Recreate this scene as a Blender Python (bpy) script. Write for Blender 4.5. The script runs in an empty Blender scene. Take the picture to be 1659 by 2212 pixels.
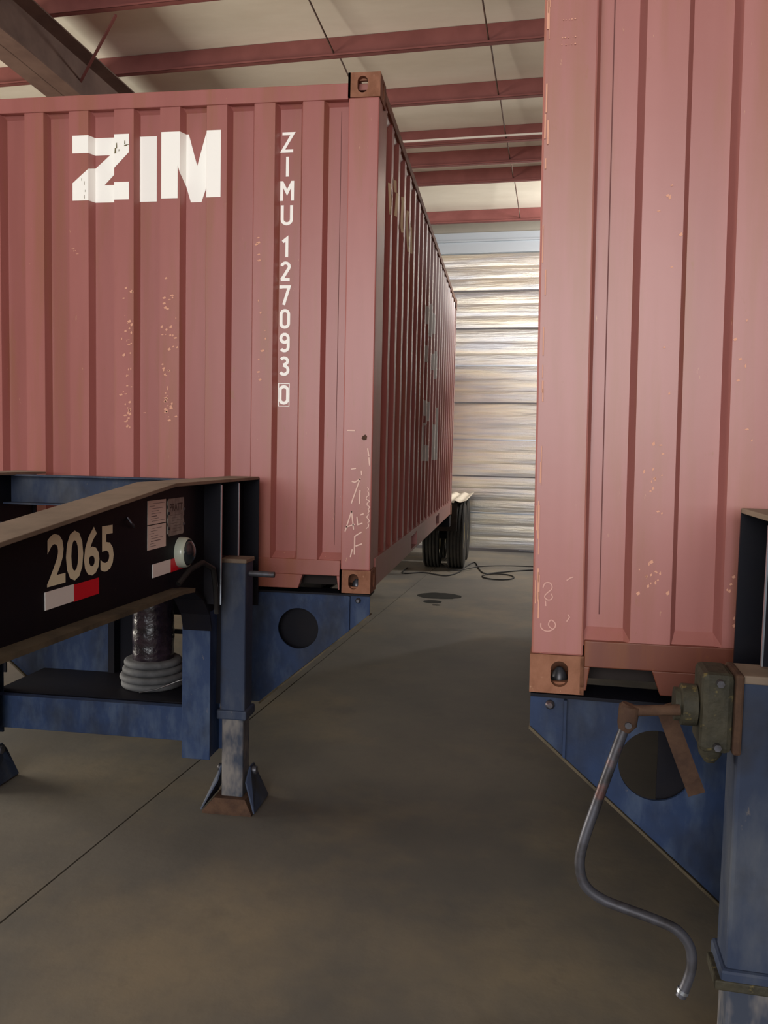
import bpy, bmesh, math, random
from mathutils import Vector, Matrix
random.seed(7)
C = bpy.context.scene.collection
scene = bpy.context.scene

# ------------------------------------------------------------------ camera
F_PX, YAW, PITCH, ROLL = 1792.7, 0.1482, 0.0694, 0.0215
CAM = Vector((0.6835, -4.1573, 1.68))
def cam_axes():
    cy, sy, cp, sp = math.cos(YAW), math.sin(YAW), math.cos(PITCH), math.sin(PITCH)
    f = Vector((-sy*cp, cy*cp, -sp)); r = Vector((cy, sy, 0)); u = r.cross(f)
    cr, sr = math.cos(ROLL), math.sin(ROLL)
    return cr*r+sr*u, -sr*r+cr*u, f
cd = bpy.data.cameras.new('camera'); cam = bpy.data.objects.new('camera', cd); C.objects.link(cam)
r_, u_, f_ = cam_axes()
m = Matrix.Identity(4)
for i in range(3):
    m[i][0], m[i][1], m[i][2], m[i][3] = r_[i], u_[i], -f_[i], CAM[i]
cam.matrix_world = m
cd.sensor_fit = 'VERTICAL'; cd.sensor_height = 36; cd.lens = F_PX*36/2212; cd.clip_start = 0.05
scene.camera = cam

# ------------------------------------------------------------------ world, lights, exposure
w = bpy.data.worlds.new('daylight'); scene.world = w; w.use_nodes = True
bg = w.node_tree.nodes['Background']; bg.inputs[0].default_value = (0.78, 0.88, 1.0, 1); bg.inputs[1].default_value = 1.3
scene.view_settings.view_transform = 'Standard'; scene.view_settings.look = 'None'
scene.view_settings.gamma = 1; scene.view_settings.use_curve_mapping = False
scene.view_settings.exposure = -0.1
BYAW = math.radians(-4.0)
def B(x, y, z=0.0):                                   # building coordinates to world
    c, s = math.cos(BYAW), math.sin(BYAW)
    return Vector((x*c - y*s, x*s + y*c, z))
def area(name, loc, look, sx, sy, power, col):
    l = bpy.data.lights.new(name, 'AREA'); l.shape = 'RECTANGLE'; l.size = sx; l.size_y = sy
    l.energy = power; l.color = col
    o = bpy.data.objects.new(name, l); C.objects.link(o); o.location = loc
    o.rotation_euler = (Vector(look)-Vector(loc)).to_track_quat('-Z', 'Y').to_euler(); return o
area('daylight_bay_door', B(0.6, -11.7, 3.5), B(0.6, 0, 6.4), 7.0, 4.0, 940, (1.0, 0.97, 0.93))
area('daylight_side_door', B(-9.7, -.4, 1.9), B(0, -.6, 1.0), 5.2, 3.4, 1050, (1.0, 0.92, 0.78))
area('far_door_fill', B(3.7, 8.9, 5.0), B(-0.8, 10.7, 4.3), 1.4, 1.0, 520, (1.0, 0.98, 0.95))  # added lamp out of view, brightens the foil door and the aisle

# ------------------------------------------------------------------ helpers
def lin(r, g, b):
    f = lambda c: (c/255/12.92) if c/255 <= .04045 else ((c/255+.055)/1.055)**2.4
    return (f(r), f(g), f(b), 1)
class MB:
    def __init__(s): s.v = []; s.f = []
    def add(s, vs, fs):
        n = len(s.v); s.v += [tuple(v) for v in vs]; s.f += [tuple(i+n for i in f) for f in fs]; return s
    def box(s, x0, x1, y0, y1, z0, z1, M=None):
        vs = [Vector((x, y, z)) for x in (x0, x1) for y in (y0, y1) for z in (z0, z1)]
        if M: vs = [M @ v for v in vs]
        return s.add(vs, [(0,1,3,2),(4,6,7,5),(0,4,5,1),(2,3,7,6),(0,2,6,4),(1,5,7,3)])
    def prism(s, poly, axis, a, b):                    # poly 2D in the other two axes, order (x,y,z) minus axis
        def mk(p, t):
            q = list(p); q.insert(axis, t); return q
        n = len(poly)
        vs = [mk(p, a) for p in poly] + [mk(p, b) for p in poly]
        fs = [tuple(range(n))[::-1], tuple(range(n, 2*n))] + [(i, (i+1) % n, n+(i+1) % n, n+i) for i in range(n)]
        return s.add(vs, fs)
    def bar(s, p, q, w, h, up=(0,0,1)):                # rectangular bar from p to q
        p, q = Vector(p), Vector(q); d = (q-p).normalized(); a = d.cross(Vector(up)).normalized(); b = a.cross(d)
        vs = [e + a*sx*w/2 + b*sz*h/2 for e in (p, q) for sx, sz in ((-1,-1),(1,-1),(1,1),(-1,1))]
        return s.add(vs, [(3,2,1,0),(4,5,6,7),(0,1,5,4),(1,2,6,5),(2,3,7,6),(3,0,4,7)])
    def tube(s, pts, r, n=12, cap=True):
        pts = [Vector(p) for p in pts]; rs = r if isinstance(r, (list, tuple)) else [r]*len(pts)
        up = None; rings = []
        for i, p in enumerate(pts):
            d = (pts[min(i+1, len(pts)-1)]-pts[max(i-1, 0)]).normalized()
            if up is None:
                up = d.orthogonal().normalized()
            a = (up - d*up.dot(d)).normalized(); up = a; b = d.cross(a)
            rings.append([p + (a*math.cos(t)+b*math.sin(t))*rs[i] for t in [2*math.pi*k/n for k in range(n)]])
        vs = [v for ring in rings for v in ring]; fs = []
        for i in range(len(pts)-1):
            for k in range(n):
                fs.append((i*n+k, i*n+(k+1) % n, (i+1)*n+(k+1) % n, (i+1)*n+k))
        if cap: fs += [tuple(range(n))[::-1], tuple((len(pts)-1)*n+k for k in range(n))]
        return s.add(vs, fs)
    def lathe(s, prof, c, axis='z', n=32, closed=False):   # prof (radius, along axis)
        c = Vector(c); vs = []; fs = []
        for r, h in prof:
            for k in range(n):
                t = 2*math.pi*k/n; a, b = r*math.cos(t), r*math.sin(t)
                vs.append(c + (Vector((a, b, h)) if axis == 'z' else Vector((h, a, b)) if axis == 'x' else Vector((a, h, b))))
        m_ = len(prof)
        for i in range(m_ if closed else m_-1):
            j = (i+1) % m_
            for k in range(n): fs.append((i*n+k, i*n+(k+1) % n, j*n+(k+1) % n, j*n+k))
        if not closed: fs += [tuple(range(n))[::-1], tuple((m_-1)*n+k for k in range(n))]
        return s.add(vs, fs)
    def plate_hole(s, O, U, V, N, w_, h_, th, hc, hw, hh, n=32):   # plate w x h at O along U,V, hole centred hc, stadium hw x hh
        O, U, V, N = map(Vector, (O, U, V, N)); inner = []; outer = []
        rr = min(hw, hh)/2
        for k in range(n):
            t = 2*math.pi*(k+.5)/n; cx, cy = math.cos(t), math.sin(t)
            ex = (hw/2-rr)*(1 if cx > 0 else -1); ey = (hh/2-rr)*(1 if cy > 0 else -1)
            inner.append((hc[0]+ex+rr*cx, hc[1]+ey+rr*cy))
            tx = (w_-hc[0])/cx if cx > 0 else hc[0]/-cx; ty = (h_-hc[1])/cy if cy > 0 else hc[1]/-cy
            tt = min(tx, ty); outer.append([hc[0]+cx*tt, hc[1]+cy*tt])
        for X, Y in ((0,0),(w_,0),(w_,h_),(0,h_)):
            k = min(range(n), key=lambda k: (outer[k][0]-X)**2+(outer[k][1]-Y)**2); outer[k] = [X, Y]
        P = lambda p, t: O+U*p[0]+V*p[1]+N*t
        vs = [P(p, 0) for p in inner]+[P(p, 0) for p in outer]+[P(p, th) for p in inner]+[P(p, th) for p in outer]; fs = []
        for k in range(n):
            j = (k+1) % n
            fs += [(k, n+k, n+j, j), (2*n+k, 2*n+j, 3*n+j, 3*n+k), (k, j, 2*n+j, 2*n+k), (n+k, 3*n+k, 3*n+j, n+j)]
        return s.add(vs, fs)
    def build(s, name, mat, parent=None, bevel=0, smooth=False, shear=None):
        me = bpy.data.meshes.new(name); me.from_pydata(s.v, [], s.f); me.validate()
        bm = bmesh.new(); bm.from_mesh(me); bmesh.ops.recalc_face_normals(bm, faces=bm.faces); bm.to_mesh(me); bm.free()
        me.materials.append(mat); o = bpy.data.objects.new(name, me); C.objects.link(o)
        if parent: o.parent = parent
        if bevel:
            b = o.modifiers.new('bevel', 'BEVEL'); b.width = bevel; b.segments = 2; b.limit_method = 'ANGLE'; b.angle_limit = 0.7
        if smooth:
            for p in me.polygons: p.use_smooth = True
            if smooth != 'all':
                bm = bmesh.new(); bm.from_mesh(me)
                for e in bm.edges:
                    if len(e.link_faces) == 2 and e.calc_face_angle(0) > 0.6: e.smooth = False
                bm.to_mesh(me); bm.free()
        return o
def empty(name, loc, rot=(0,0,0)):
    o = bpy.data.objects.new(name, None); C.objects.link(o); o.location = loc; o.rotation_euler = rot; o.empty_display_size = .2; return o
def tag(o, label=None, cat=None, group=None, kind=None):
    if label: o['label'] = label
    if cat: o['category'] = cat
    if group: o['group'] = group
    if kind: o['kind'] = kind
    return o

# ------------------------------------------------------------------ materials
def mat(name, col, rough=.6, metal=0, spec=.3):
    m_ = bpy.data.materials.new(name); m_.use_nodes = True; b = m_.node_tree.nodes['Principled BSDF']
    b.inputs['Base Color'].default_value = col; b.inputs['Roughness'].default_value = rough
    b.inputs['Metallic'].default_value = metal; b.inputs['Specular IOR Level'].default_value = spec; return m_
def layered(name, base, layers, rough=.6, metal=0, spec=.3, bump=0, bscale=60, rough_noise=0):
    """base colour with noise layers: (colour, scale xyz, detail, lo, hi, strength)"""
    m_ = mat(name, base, rough, metal, spec); nt = m_.node_tree; N = nt.nodes; b = N['Principled BSDF']
    tc = N.new('ShaderNodeTexCoord'); cur = None
    for i, (col, sc, det, lo, hi, st) in enumerate(layers):
        mp = N.new('ShaderNodeMapping'); mp.inputs['Scale'].default_value = sc; mp.inputs['Location'].default_value = (i*3.7, i*5.1, i*1.3)
        nz = N.new('ShaderNodeTexNoise'); nz.inputs['Scale'].default_value = 1; nz.inputs['Detail'].default_value = det; nz.inputs['Roughness'].default_value = .62
        rp = N.new('ShaderNodeMapRange'); rp.inputs[1].default_value = lo; rp.inputs[2].default_value = hi; rp.inputs[3].default_value = 0; rp.inputs[4].default_value = st
        mx = N.new('ShaderNodeMix'); mx.data_type = 'RGBA'
        nt.links.new(tc.outputs['Object'], mp.inputs[0]); nt.links.new(mp.outputs[0], nz.inputs['Vector'])
        nt.links.new(nz.outputs[0], rp.inputs[0]); nt.links.new(rp.outputs[0], mx.inputs[0])
        if cur: nt.links.new(cur, mx.inputs[6])
        else: mx.inputs[6].default_value = base
        mx.inputs[7].default_value = col; cur = mx.outputs[2]
    if cur: nt.links.new(cur, b.inputs['Base Color'])
    if bump:
        nz = N.new('ShaderNodeTexNoise'); nz.inputs['Scale'].default_value = bscale; nz.inputs['Detail'].default_value = 4
        bp = N.new('ShaderNodeBump'); bp.inputs['Strength'].default_value = bump; bp.inputs['Distance'].default_value = .01
        nt.links.new(tc.outputs['Object'], nz.inputs['Vector']); nt.links.new(nz.outputs[0], bp.inputs['Height']); nt.links.new(bp.outputs[0], b.inputs['Normal'])
    return m_
def paint(name, base, alt, rust, scr=.66):
    return layered(name, base, [
        (alt, (5, 5, .5), 3, .35, .7, .8),
        (rust, (9, 9, .8), 5, .5, .7, .7),
        (rust, (22, 22, 9), 6, .66, .74, .7),
        (lin(196, 150, 120), (60, 60, 14), 5, .71, .74, .75)], rough=.36, spec=.45, bump=.05, bscale=8)
RED_A = paint('red_container_paint', lin(160, 98, 93), lin(146, 86, 80), lin(144, 94, 70))
RED_B = paint('pink_container_paint', lin(163, 105, 100), lin(150, 92, 86), lin(146, 96, 72))
RUST_A = layered('orange_worn_steel', lin(144, 98, 76), [(lin(116, 74, 52), (14, 14, 10), 5, .4, .65, .8), (lin(184, 148, 120), (60, 60, 30), 5, .66, .7, .6)], rough=.75, bump=.25, bscale=30)
SILL_A = paint('worn_sill_paint', lin(152, 92, 84), lin(136, 78, 66), lin(140, 84, 56))
SILL_B = paint('shade_darkened_rust_sill_paint', lin(112, 62, 48), lin(96, 50, 38), lin(124, 74, 42))  # rusty brown, darkened further for the shade low on this container
DARKIN = mat('dark_interior', lin(40, 32, 30), .8)
SEAM = mat('dark_sealant', lin(104, 62, 60), .7)
WHITE = mat('white_decal', (1.0, .98, .93, 1), .45)
DECAL2 = mat('grey_white_decal', lin(190, 186, 180), .5)
CHIP = mat('chipped_decal', lin(110, 100, 70), .6)
CHALK = mat('chalk', lin(224, 190, 178), .9)
CREAM = mat('cream_digit_vinyl', lin(240, 234, 204), .5)
NAVY = layered('dark_navy_paint', lin(17, 17, 26), [(lin(28, 24, 26), (4, 4, 4), 4, .45, .7, .6), (lin(90, 80, 70), (60, 60, 60), 4, .73, .76, .5)], rough=.55, spec=.15)
BLUE = layered('worn_blue_paint', lin(34, 52, 86), [(lin(66, 80, 104), (14, 14, 5), 6, .46, .66, .75), (lin(28, 32, 44), (3, 3, 2), 4, .48, .68, .85),
        (lin(120, 110, 100), (40, 40, 20), 5, .68, .74, .6)], rough=.6, bump=.15, bscale=25)
GREYBLUE = layered('dusty_blue_paint', lin(46, 56, 78), [(lin(84, 88, 96), (6, 6, 2.2), 5, .48, .68, .75), (lin(44, 42, 44), (4, 4, 3), 4, .5, .72, .8),
        (lin(130, 118, 105), (30, 30, 16), 5, .66, .74, .6)], rough=.65, bump=.15, bscale=25)
DUST = layered('dust_covered_steel', lin(128, 112, 98), [(lin(104, 90, 78), (5, 5, 5), 5, .4, .7, .8)], rough=.9)
DUSTD = layered('grimy_flange', lin(92, 82, 66), [(lin(58, 54, 46), (8, 8, 8), 5, .42, .68, .8)], rough=.9)
GRIME = layered('greasy_gearbox', lin(60, 56, 44), [(lin(44, 42, 34), (18, 18, 18), 5, .4, .62, .8), (lin(120, 105, 60), (30, 30, 30), 5, .62, .72, .7)], rough=.7, bump=.5, bscale=40)
DUSTLEG = layered('dusty_inner_tube', lin(58, 64, 78), [(lin(124, 118, 114), (9, 9, 4), 4, .42, .6, .9)], rough=.8)
RUSTY = layered('rusted_steel', lin(80, 58, 44), [(lin(60, 42, 34), (20, 20, 20), 5, .4, .65, .8)], rough=.85, bump=.4, bscale=50)
STEEL = layered('worn_bright_steel', lin(90, 90, 98), [(lin(58, 54, 54), (10, 10, 10), 5, .45, .62, .8), (lin(120, 80, 74), (12, 12, 12), 4, .6, .7, .5)], rough=.42, metal=.6, spec=.5)
CHROME = mat('bright_steel_and_glint', lin(190, 196, 205), .3, .9)  # bright steel, also used for painted highlights on edges and door rails
RUBBER = layered('tyre_rubber', lin(40, 38, 36), [(lin(62, 56, 48), (6, 6, 6), 4, .45, .7, .7)], rough=.85)
RIM = mat('cream_wheel_rim', lin(196, 184, 150), .5)
FENDER = layered('galvanised_fender', lin(205, 196, 180), [(lin(170, 156, 138), (6, 2, 6), 4, .4, .7, .7)], rough=.6)
WRAP = layered('black_stretch_film', lin(24, 18, 24), [(lin(54, 40, 50), (4, 4, 14), 3, .4, .7, .8)], rough=.22, spec=.6, bump=.9, bscale=22)
HOSE = layered('grey_hose', lin(92, 92, 94), [(lin(60, 60, 62), (8, 8, 8), 4, .45, .65, .7)], rough=.7)
CABLE = mat('black_cable', lin(30, 28, 28), .6)
TAPEW = mat('reflective_white_tape', lin(244, 242, 240), .4); TAPER = mat('reflective_red_tape', lin(225, 26, 46), .35)
PAPER = mat('label_film', lin(236, 222, 214), .5); INK = mat('label_ink', lin(110, 96, 96), .7)
PLATE = layered('aluminium_plate', lin(160, 160, 154), [(lin(104, 100, 96), (20, 20, 20), 4, .4, .6, .6)], rough=.5, metal=.3); EMB = mat('embossed_ink', lin(84, 78, 76), .6)
LAMP_R = mat('clear_lamp_rim', lin(186, 194, 180), .25, 0, .6); LAMP_D = mat('dark_lamp_lens', lin(30, 36, 42), .15, 0, .8)
STAINM = mat('dark_oil', lin(16, 16, 14), .6, 0, .2)
PURLIN = layered('red_primer', lin(126, 74, 70), [(lin(108, 60, 56), (3, 3, 3), 3, .4, .7, .7)], rough=.6)
RAFT = layered('dark_primer', lin(100, 78, 68), [(lin(72, 52, 46), (3, 3, 3), 3, .4, .7, .7)], rough=.7)
HEADER = mat('blue_grey_header', lin(172, 178, 184), .35, .4)
CONDUIT = mat('white_conduit', lin(215, 205, 195), .4)
VINYL = layered('white_insulation_vinyl', lin(234, 226, 210), [(lin(216, 206, 188), (.8, 2.5, 1), 4, .35, .7, .7)], rough=.6, bump=.15, bscale=3)
WALLM = layered('wall_vinyl', lin(128, 122, 112), [(lin(112, 106, 98), (1, 1, 1), 4, .4, .7, .7)], rough=.8)
TRIMM = mat('dark_trim', lin(96, 92, 94), .6, .2)
JOINT = mat('joint_filler', lin(44, 40, 36), .9)
CONC = layered('concrete', lin(103, 97, 88), [(lin(80, 78, 75), (.55, .55, .55), 5, .38, .62, .9), (lin(128, 114, 92), (.9, .9, .9), 5, .5, .7, .6),
        (lin(70, 66, 60), (2.2, 2.2, 2.2), 6, .6, .76, .5), (lin(84, 80, 74), (14, 14, 14), 5, .5, .7, .25)], rough=.62, spec=.35, bump=.08, bscale=30)
def foil():
    m_ = mat('foil_insulation', (.86, .86, .84, 1), .34, 1); nt = m_.node_tree; N = nt.nodes; b = N['Principled BSDF']
    tc = N.new('ShaderNodeTexCoord')
    def noise(sc, det):
        mp = N.new('ShaderNodeMapping'); mp.inputs['Scale'].default_value = sc
        nz = N.new('ShaderNodeTexNoise'); nz.inputs['Scale'].default_value = 1; nz.inputs['Detail'].default_value = det
        nt.links.new(tc.outputs['Object'], mp.inputs[0]); nt.links.new(mp.outputs[0], nz.inputs['Vector']); return nz
    n1 = noise((1.2, 1, 16), 4); n2 = noise((70, 1, 45), 3)
    ad = N.new('ShaderNodeMath'); ad.operation = 'MULTIPLY_ADD'; ad.inputs[1].default_value = .22
    nt.links.new(n2.outputs[0], ad.inputs[0]); nt.links.new(n1.outputs[0], ad.inputs[2])
    bp = N.new('ShaderNodeBump'); bp.inputs['Strength'].default_value = .5; bp.inputs['Distance'].default_value = .012
    nt.links.new(ad.outputs[0], bp.inputs['Height']); nt.links.new(bp.outputs[0], b.inputs['Normal'])
    n3 = noise((.7, 1, 9), 3); rp = N.new('ShaderNodeValToRGB')
    rp.color_ramp.elements[0].position = .35; rp.color_ramp.elements[0].color = (.62, .62, .64, 1)
    rp.color_ramp.elements[1].position = .68; rp.color_ramp.elements[1].color = (.88, .80, .64, 1)
    nt.links.new(n3.outputs[0], rp.inputs[0]); nt.links.new(rp.outputs[0], b.inputs['Base Color'])
    return m_
FOIL = foil()

# ------------------------------------------------------------------ building shell
X0, X1, Y0, Y1 = -10.0, 10.0, -12.0, 10.74
def bmb(mb):
    mb.v = [tuple(B(*v)) for v in mb.v]; return mb
def bbox(*a): return bmb(MB().box(*a))
floor = bbox(X0-.2, X1+.2, Y0-.2, Y1+.2, -.2, -.012).build('floor', JOINT); tag(floor, kind='structure')
joint_x = -1.0*math.cos(BYAW) + (-.95)*math.sin(BYAW)
xs = [X0, joint_x-4.6, joint_x, joint_x+4.6, joint_x+9.2, X1]
ysl = [Y0, -6.3, Y1]
for i in range(5):
    for j in range(2):
        bbox(xs[i]+.004, xs[i+1]-.004, ysl[j]+.004, ysl[j+1]-.004, -.02, 0).build('concrete_slab', CONC, floor)
def zr(y): return 5.83 - (y-3.3)*0.0365              # underside of the purlins
PH = .215
def roofbox(x0, x1, y0, y1, a, b):                     # box following the roof slope
    return bmb(MB().add([(x, y, zr(y)+d) for x in (x0, x1) for y in (y0, y1) for d in (a, b)],
        [(0,1,3,2),(4,6,7,5),(0,4,5,1),(2,3,7,6),(0,2,6,4),(1,5,7,3)]))
ceiling = roofbox(X0-.2, X1+.2, Y0-.2, Y1+.2, PH+.03, PH+.13).build('ceiling', JOINT); tag(ceiling, kind='structure')
py = [10.1, 8.3, 7.6, 6.9]; y = 6.9
while y > Y0+.5: y -= 1.19; py.append(y)
for x0_ in [X0+1.6*i for i in range(13)]:              # strips of white vinyl-faced insulation, lapped at the edges
    roofbox(x0_+.03, min(x0_+1.63, X1), Y0, Y1, PH+.004, PH+.03).build('insulation_strip', VINYL, ceiling)
for k, y in enumerate(py):
    p = MB(); z = zr(y)
    p.box(X0, X1, y-.0015, y+.0015+.002, z, z+PH)       # Z section
    p.box(X0, X1, y-.065, y, z, z+.004); p.box(X0, X1, y-.065, y-.061, z, z+.02)
    p.box(X0, X1, y, y+.065, z+PH-.004, z+PH)
    bmb(p); o = p.build('roof_purlin', PURLIN, ceiling)
    for xr in (-7.98, -4.78, -1.58, .03, 3.2, 6.4):      # sag rods
        pass
for xr in (-7.2, -1.58, .03, 3.2, 6.4):
    ys = sorted(py)
    for a, b in zip(ys[:-1], ys[1:]):
        if b < 2.5: continue
        bmb(MB().tube([(xr, a, zr(a)+.15), (xr, b, zr(b)+.06)], .009, 6)).build('sag_rod', RAFT, ceiling)
raf = MB()
for xr in (-4.25,):
    h0, h1 = .50, .68
    def rz(y, t): return zr(y)-.002-(t)*(h0+(h1-h0)*max(0, (y-3))/7.7)
    for y0_, y1_ in ((Y0, 3.0), (3.0, Y1)):
        raf.add([(x, yy, rz(yy, t)) for x in (xr-.006, xr+.006) for yy in (y0_, y1_) for t in (1, 0)], [(0,1,3,2),(4,6,7,5),(0,4,5,1),(2,3,7,6),(0,2,6,4),(1,5,7,3)])
        for t, d in ((1, .014), (0, -.014)):
            raf.add([(x, yy, rz(yy, t)+e) for x in (xr-.19, xr+.19) for yy in (y0_, y1_) for e in (0, d)], [(0,1,3,2),(4,6,7,5),(0,4,5,1),(2,3,7,6),(0,2,6,4),(1,5,7,3)])
bmb(raf).build('rafter', RAFT, ceiling)
MB().bar((-3.16, 3.58, 5.80), (-4.08, 4.50, 5.53), .022, .022).build('flange_brace', PURLIN, ceiling)
bmb(MB().tube([(X0, 6.62, zr(6.9)-.02), (-.3, 6.62, zr(6.9)-.015), (X1, 6.62, zr(6.9)-.02)], .014, 8)).build('conduit', CONDUIT, ceiling, smooth=True)

# walls: far wall with the foil faced sectional door, back wall with the open bay, side walls
DX0, DX1, DZ = -1.75, 2.55, 5.22
fw = bbox(X0, DX0, Y1, Y1+.15, 0, 6.2); fw2 = MB().box(DX1, X1, Y1, Y1+.15, 0, 6.2).box(DX0, DX1, Y1, Y1+.15, DZ, 6.2); bmb(fw2); fw.add(fw2.v, fw2.f)
tag(fw.build('wall_far', WALLM), kind='structure')
bw = MB().box(X0, -4.8, Y0-.15, Y0, 0, 6.8).box(3.8, X1, Y0-.15, Y0, 0, 6.8).box(-4.8, 3.8, Y0-.15, Y0, 5.6, 6.8)
tag(bmb(bw).build('wall_back', WALLM), kind='structure')
lw = MB().box(X0-.15, X0, Y0, -3.2, 0, 6.8).box(X0-.15, X0, 2.4, Y1, 0, 6.8).box(X0-.15, X0, -3.2, 2.4, 3.7, 6.8)
tag(bmb(lw).build('wall_left', WALLM), kind='structure')
tag(bbox(X1, X1+.15, Y0, Y1, 0, 6.8).build('wall_right', WALLM), kind='structure')
door = empty('door_1', B((DX0+DX1)/2, Y1, 0)); tag(door, kind='structure'); door.rotation_euler = (0, 0, BYAW)
hw_ = (DX1-DX0)/2
for k in range(8):
    z0, z1 = .03+k*(DZ-.03)/8, .03+(k+1)*(DZ-.03)/8
    p = MB(); n = 12; prof = []
    for i in range(n+1):                               # quilted foil bellies between the section rails
        t = i/n; prof.append((-.03 - .014*abs(math.sin(t*math.pi*3))**.6*.3, z0+.012+(z1-z0-.024)*t))
    poly = [(0, z0+.006)] + [(a, b) for a, b in prof] + [(0, z1-.006)]
    p.prism(poly, 0, -hw_, hw_); p.build('door_section', FOIL, door)
    MB().box(-hw_, hw_, -.062, -.03, z0-.012, z0+.012).build('section_rail', CHROME if k in (1, 3, 5) else TRIMM, door)  # alternate rails made bright as highlights along the seams
MB().box(-hw_, hw_, -.09, -.02, 0, .05).build('bottom_seal', TRIMM, door)
MB().box(-.25, .2, -.094, -.088, .03, .04).build('lift_handle', CHROME, door)
tr = MB(); tr.box(DX0-.1, DX0, Y1-.1, Y1, 0, DZ+.1).box(DX1, DX1+.1, Y1-.1, Y1, 0, DZ+.1)
tag(bmb(tr).build('trim_1', TRIMM), kind='structure')
hd = MB().box(DX0-.6, DX1+.6, Y1-.07, Y1-.001, DZ+.005, DZ+.19).box(DX0-.6, DX1+.6, Y1-.13, Y1-.001, DZ+.19, DZ+.215)
hd.box(DX0-.6, DX1+.6, Y1-.05, Y1-.001, DZ+.215, DZ+.36)
tag(bmb(hd).build('trim_2', HEADER), kind='structure')

# ------------------------------------------------------------------ ribbons, glyphs, decals
def ribbon(mb, pts, wd, to3, cyc=False):
    P = []
    for p in pts:
        if not P or (Vector(p)-P[-1]).length > 1e-6: P.append(Vector(p))
    if cyc and (P[0]-P[-1]).length < 1e-6: P.pop()
    n = len(P); L_ = []; R_ = []
    for i in range(n):
        a = P[(i-1) % n] if (cyc or i) else None; b = P[(i+1) % n] if (cyc or i < n-1) else None
        d1 = (P[i]-a).normalized() if a is not None else None; d2 = (b-P[i]).normalized() if b is not None else None
        d1 = d1 or d2; d2 = d2 or d1; t = (d1+d2)
        t = t.normalized() if t.length > .01 else d1
        nn = Vector((-t.y, t.x)); k = 1/max(.45, nn.dot(Vector((-d1.y, d1.x)))); L_.append(P[i]+nn*wd/2*k); R_.append(P[i]-nn*wd/2*k)
    vs = [to3(*p) for p in L_]+[to3(*p) for p in R_]
    m_ = n if cyc else n-1
    mb.add(vs, [(i, (i+1) % n, n+(i+1) % n, n+i) for i in range(m_)])
def arc(cx, cy, rx, ry, a0, a1, n=8):
    return [(cx+rx*math.cos(math.radians(a0+(a1-a0)*i/n)), cy+ry*math.sin(math.radians(a0+(a1-a0)*i/n))) for i in range(n+1)]
O_ = arc(.25, .75, .18, .18, 0, 180)+arc(.25, .25, .18, .18, 180, 360)
GL = {'Z': [[(.02, .93), (.52, .93), (.04, .07), (.54, .07)]], 'I': [[(.27, 0), (.27, 1)]],
      'M': [[(.04, 0), (.04, 1)], [(.04, .97), (.3, .42), (.56, .97)], [(.56, 1), (.56, 0)]],
      'U': [[(.05, 1), (.05, .28)]+arc(.27, .28, .22, .22, 180, 360)+[(.49, .28), (.49, 1)]],
      '1': [[(.1, .78), (.3, .95), (.3, 0)]],
      '2': [arc(.25, .74, .18, .19, 170, -30)+[(.07, .07)], [(.03, .07), (.46, .07)]],
      '7': [[(.04, .84), (.04, .93), (.44, .93), (.18, 0)]], '0': [O_],
      '9': [arc(.25, .72, .18, .21, 0, 360, 14), [(.43, .72), (.43, .3)]+arc(.25, .26, .18, .19, 0, -150)],
      '3': [arc(.24, .76, .17, .17, 150, -60)+[(.2, .55)], [(.2, .56)]+arc(.24, .29, .2, .22, 60, -150)]}
def conform(mb, ax, prof, breaks, off):
    """cut a flat decal at the corrugation breaks and press it onto the profile. ax = running axis (0 end panel, 1 side panel)"""
    bm = bmesh.new(); vs = [bm.verts.new(v) for v in mb.v]
    for f in mb.f:
        try: bm.faces.new([vs[i] for i in f])
        except ValueError: pass
    bm.normal_update(); bmesh.ops.triangulate(bm, faces=bm.faces)
    for b in breaks:
        co = Vector((0, 0, 0)); co[ax] = b; no = Vector((0, 0, 0)); no[ax] = 1
        bmesh.ops.bisect_plane(bm, geom=bm.verts[:]+bm.edges[:]+bm.faces[:], plane_co=co, plane_no=no)
    for v in bm.verts:
        d = prof(v.co[ax])
        if ax == 0: v.co.y = d-off
        else: v.co.x = 1.219-d+off
    out = MB(); bm.verts.index_update(); out.v = [tuple(v.co) for v in bm.verts]; out.f = [tuple(v.index for v in f.verts) for f in bm.faces]; bm.free()
    return out

# ------------------------------------------------------------------ shipping containers
CW, CL, CH = 1.219, 6.058, 2.591
E_OUT, E_DEP = .014, .044
RIB = [.2515, 0.0]                                     # pitch and offset of the end wall ribs
def end_prof(x):
    t = abs(((x-RIB[1])/RIB[0]) - round((x-RIB[1])/RIB[0]))*RIB[0]           # distance from recess centre
    if abs(x) > 1.13: return E_OUT
    d = 1 if t < .054 else max(0, 1-(t-.054)/.018)
    return E_OUT+E_DEP*d
def e_br(): return sorted(sum([[RIB[1]+RIB[0]*k+s*d for s in (-1, 1) for d in (.054, .072)] for k in range(-4, 5)], []))
E_BR = e_br()
S_OUT, S_DEP, SP = .010, .036, .278
def side_prof(y):
    t = ((y-.22) % SP)
    if t < .072: return S_OUT
    if t < .139: return S_OUT+S_DEP*(t-.072)/.067
    if t < .211: return S_OUT+S_DEP
    return S_OUT+S_DEP*(1-(t-.211)/.067)
S_BR = [b for b in sorted(sum([[.22+SP*k+d for d in (0, .072, .139, .211)] for k in range(-1, 22)], [])) if .16 < b < 5.9]
def stroke_pts(pts, seg=.05): return pts
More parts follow.
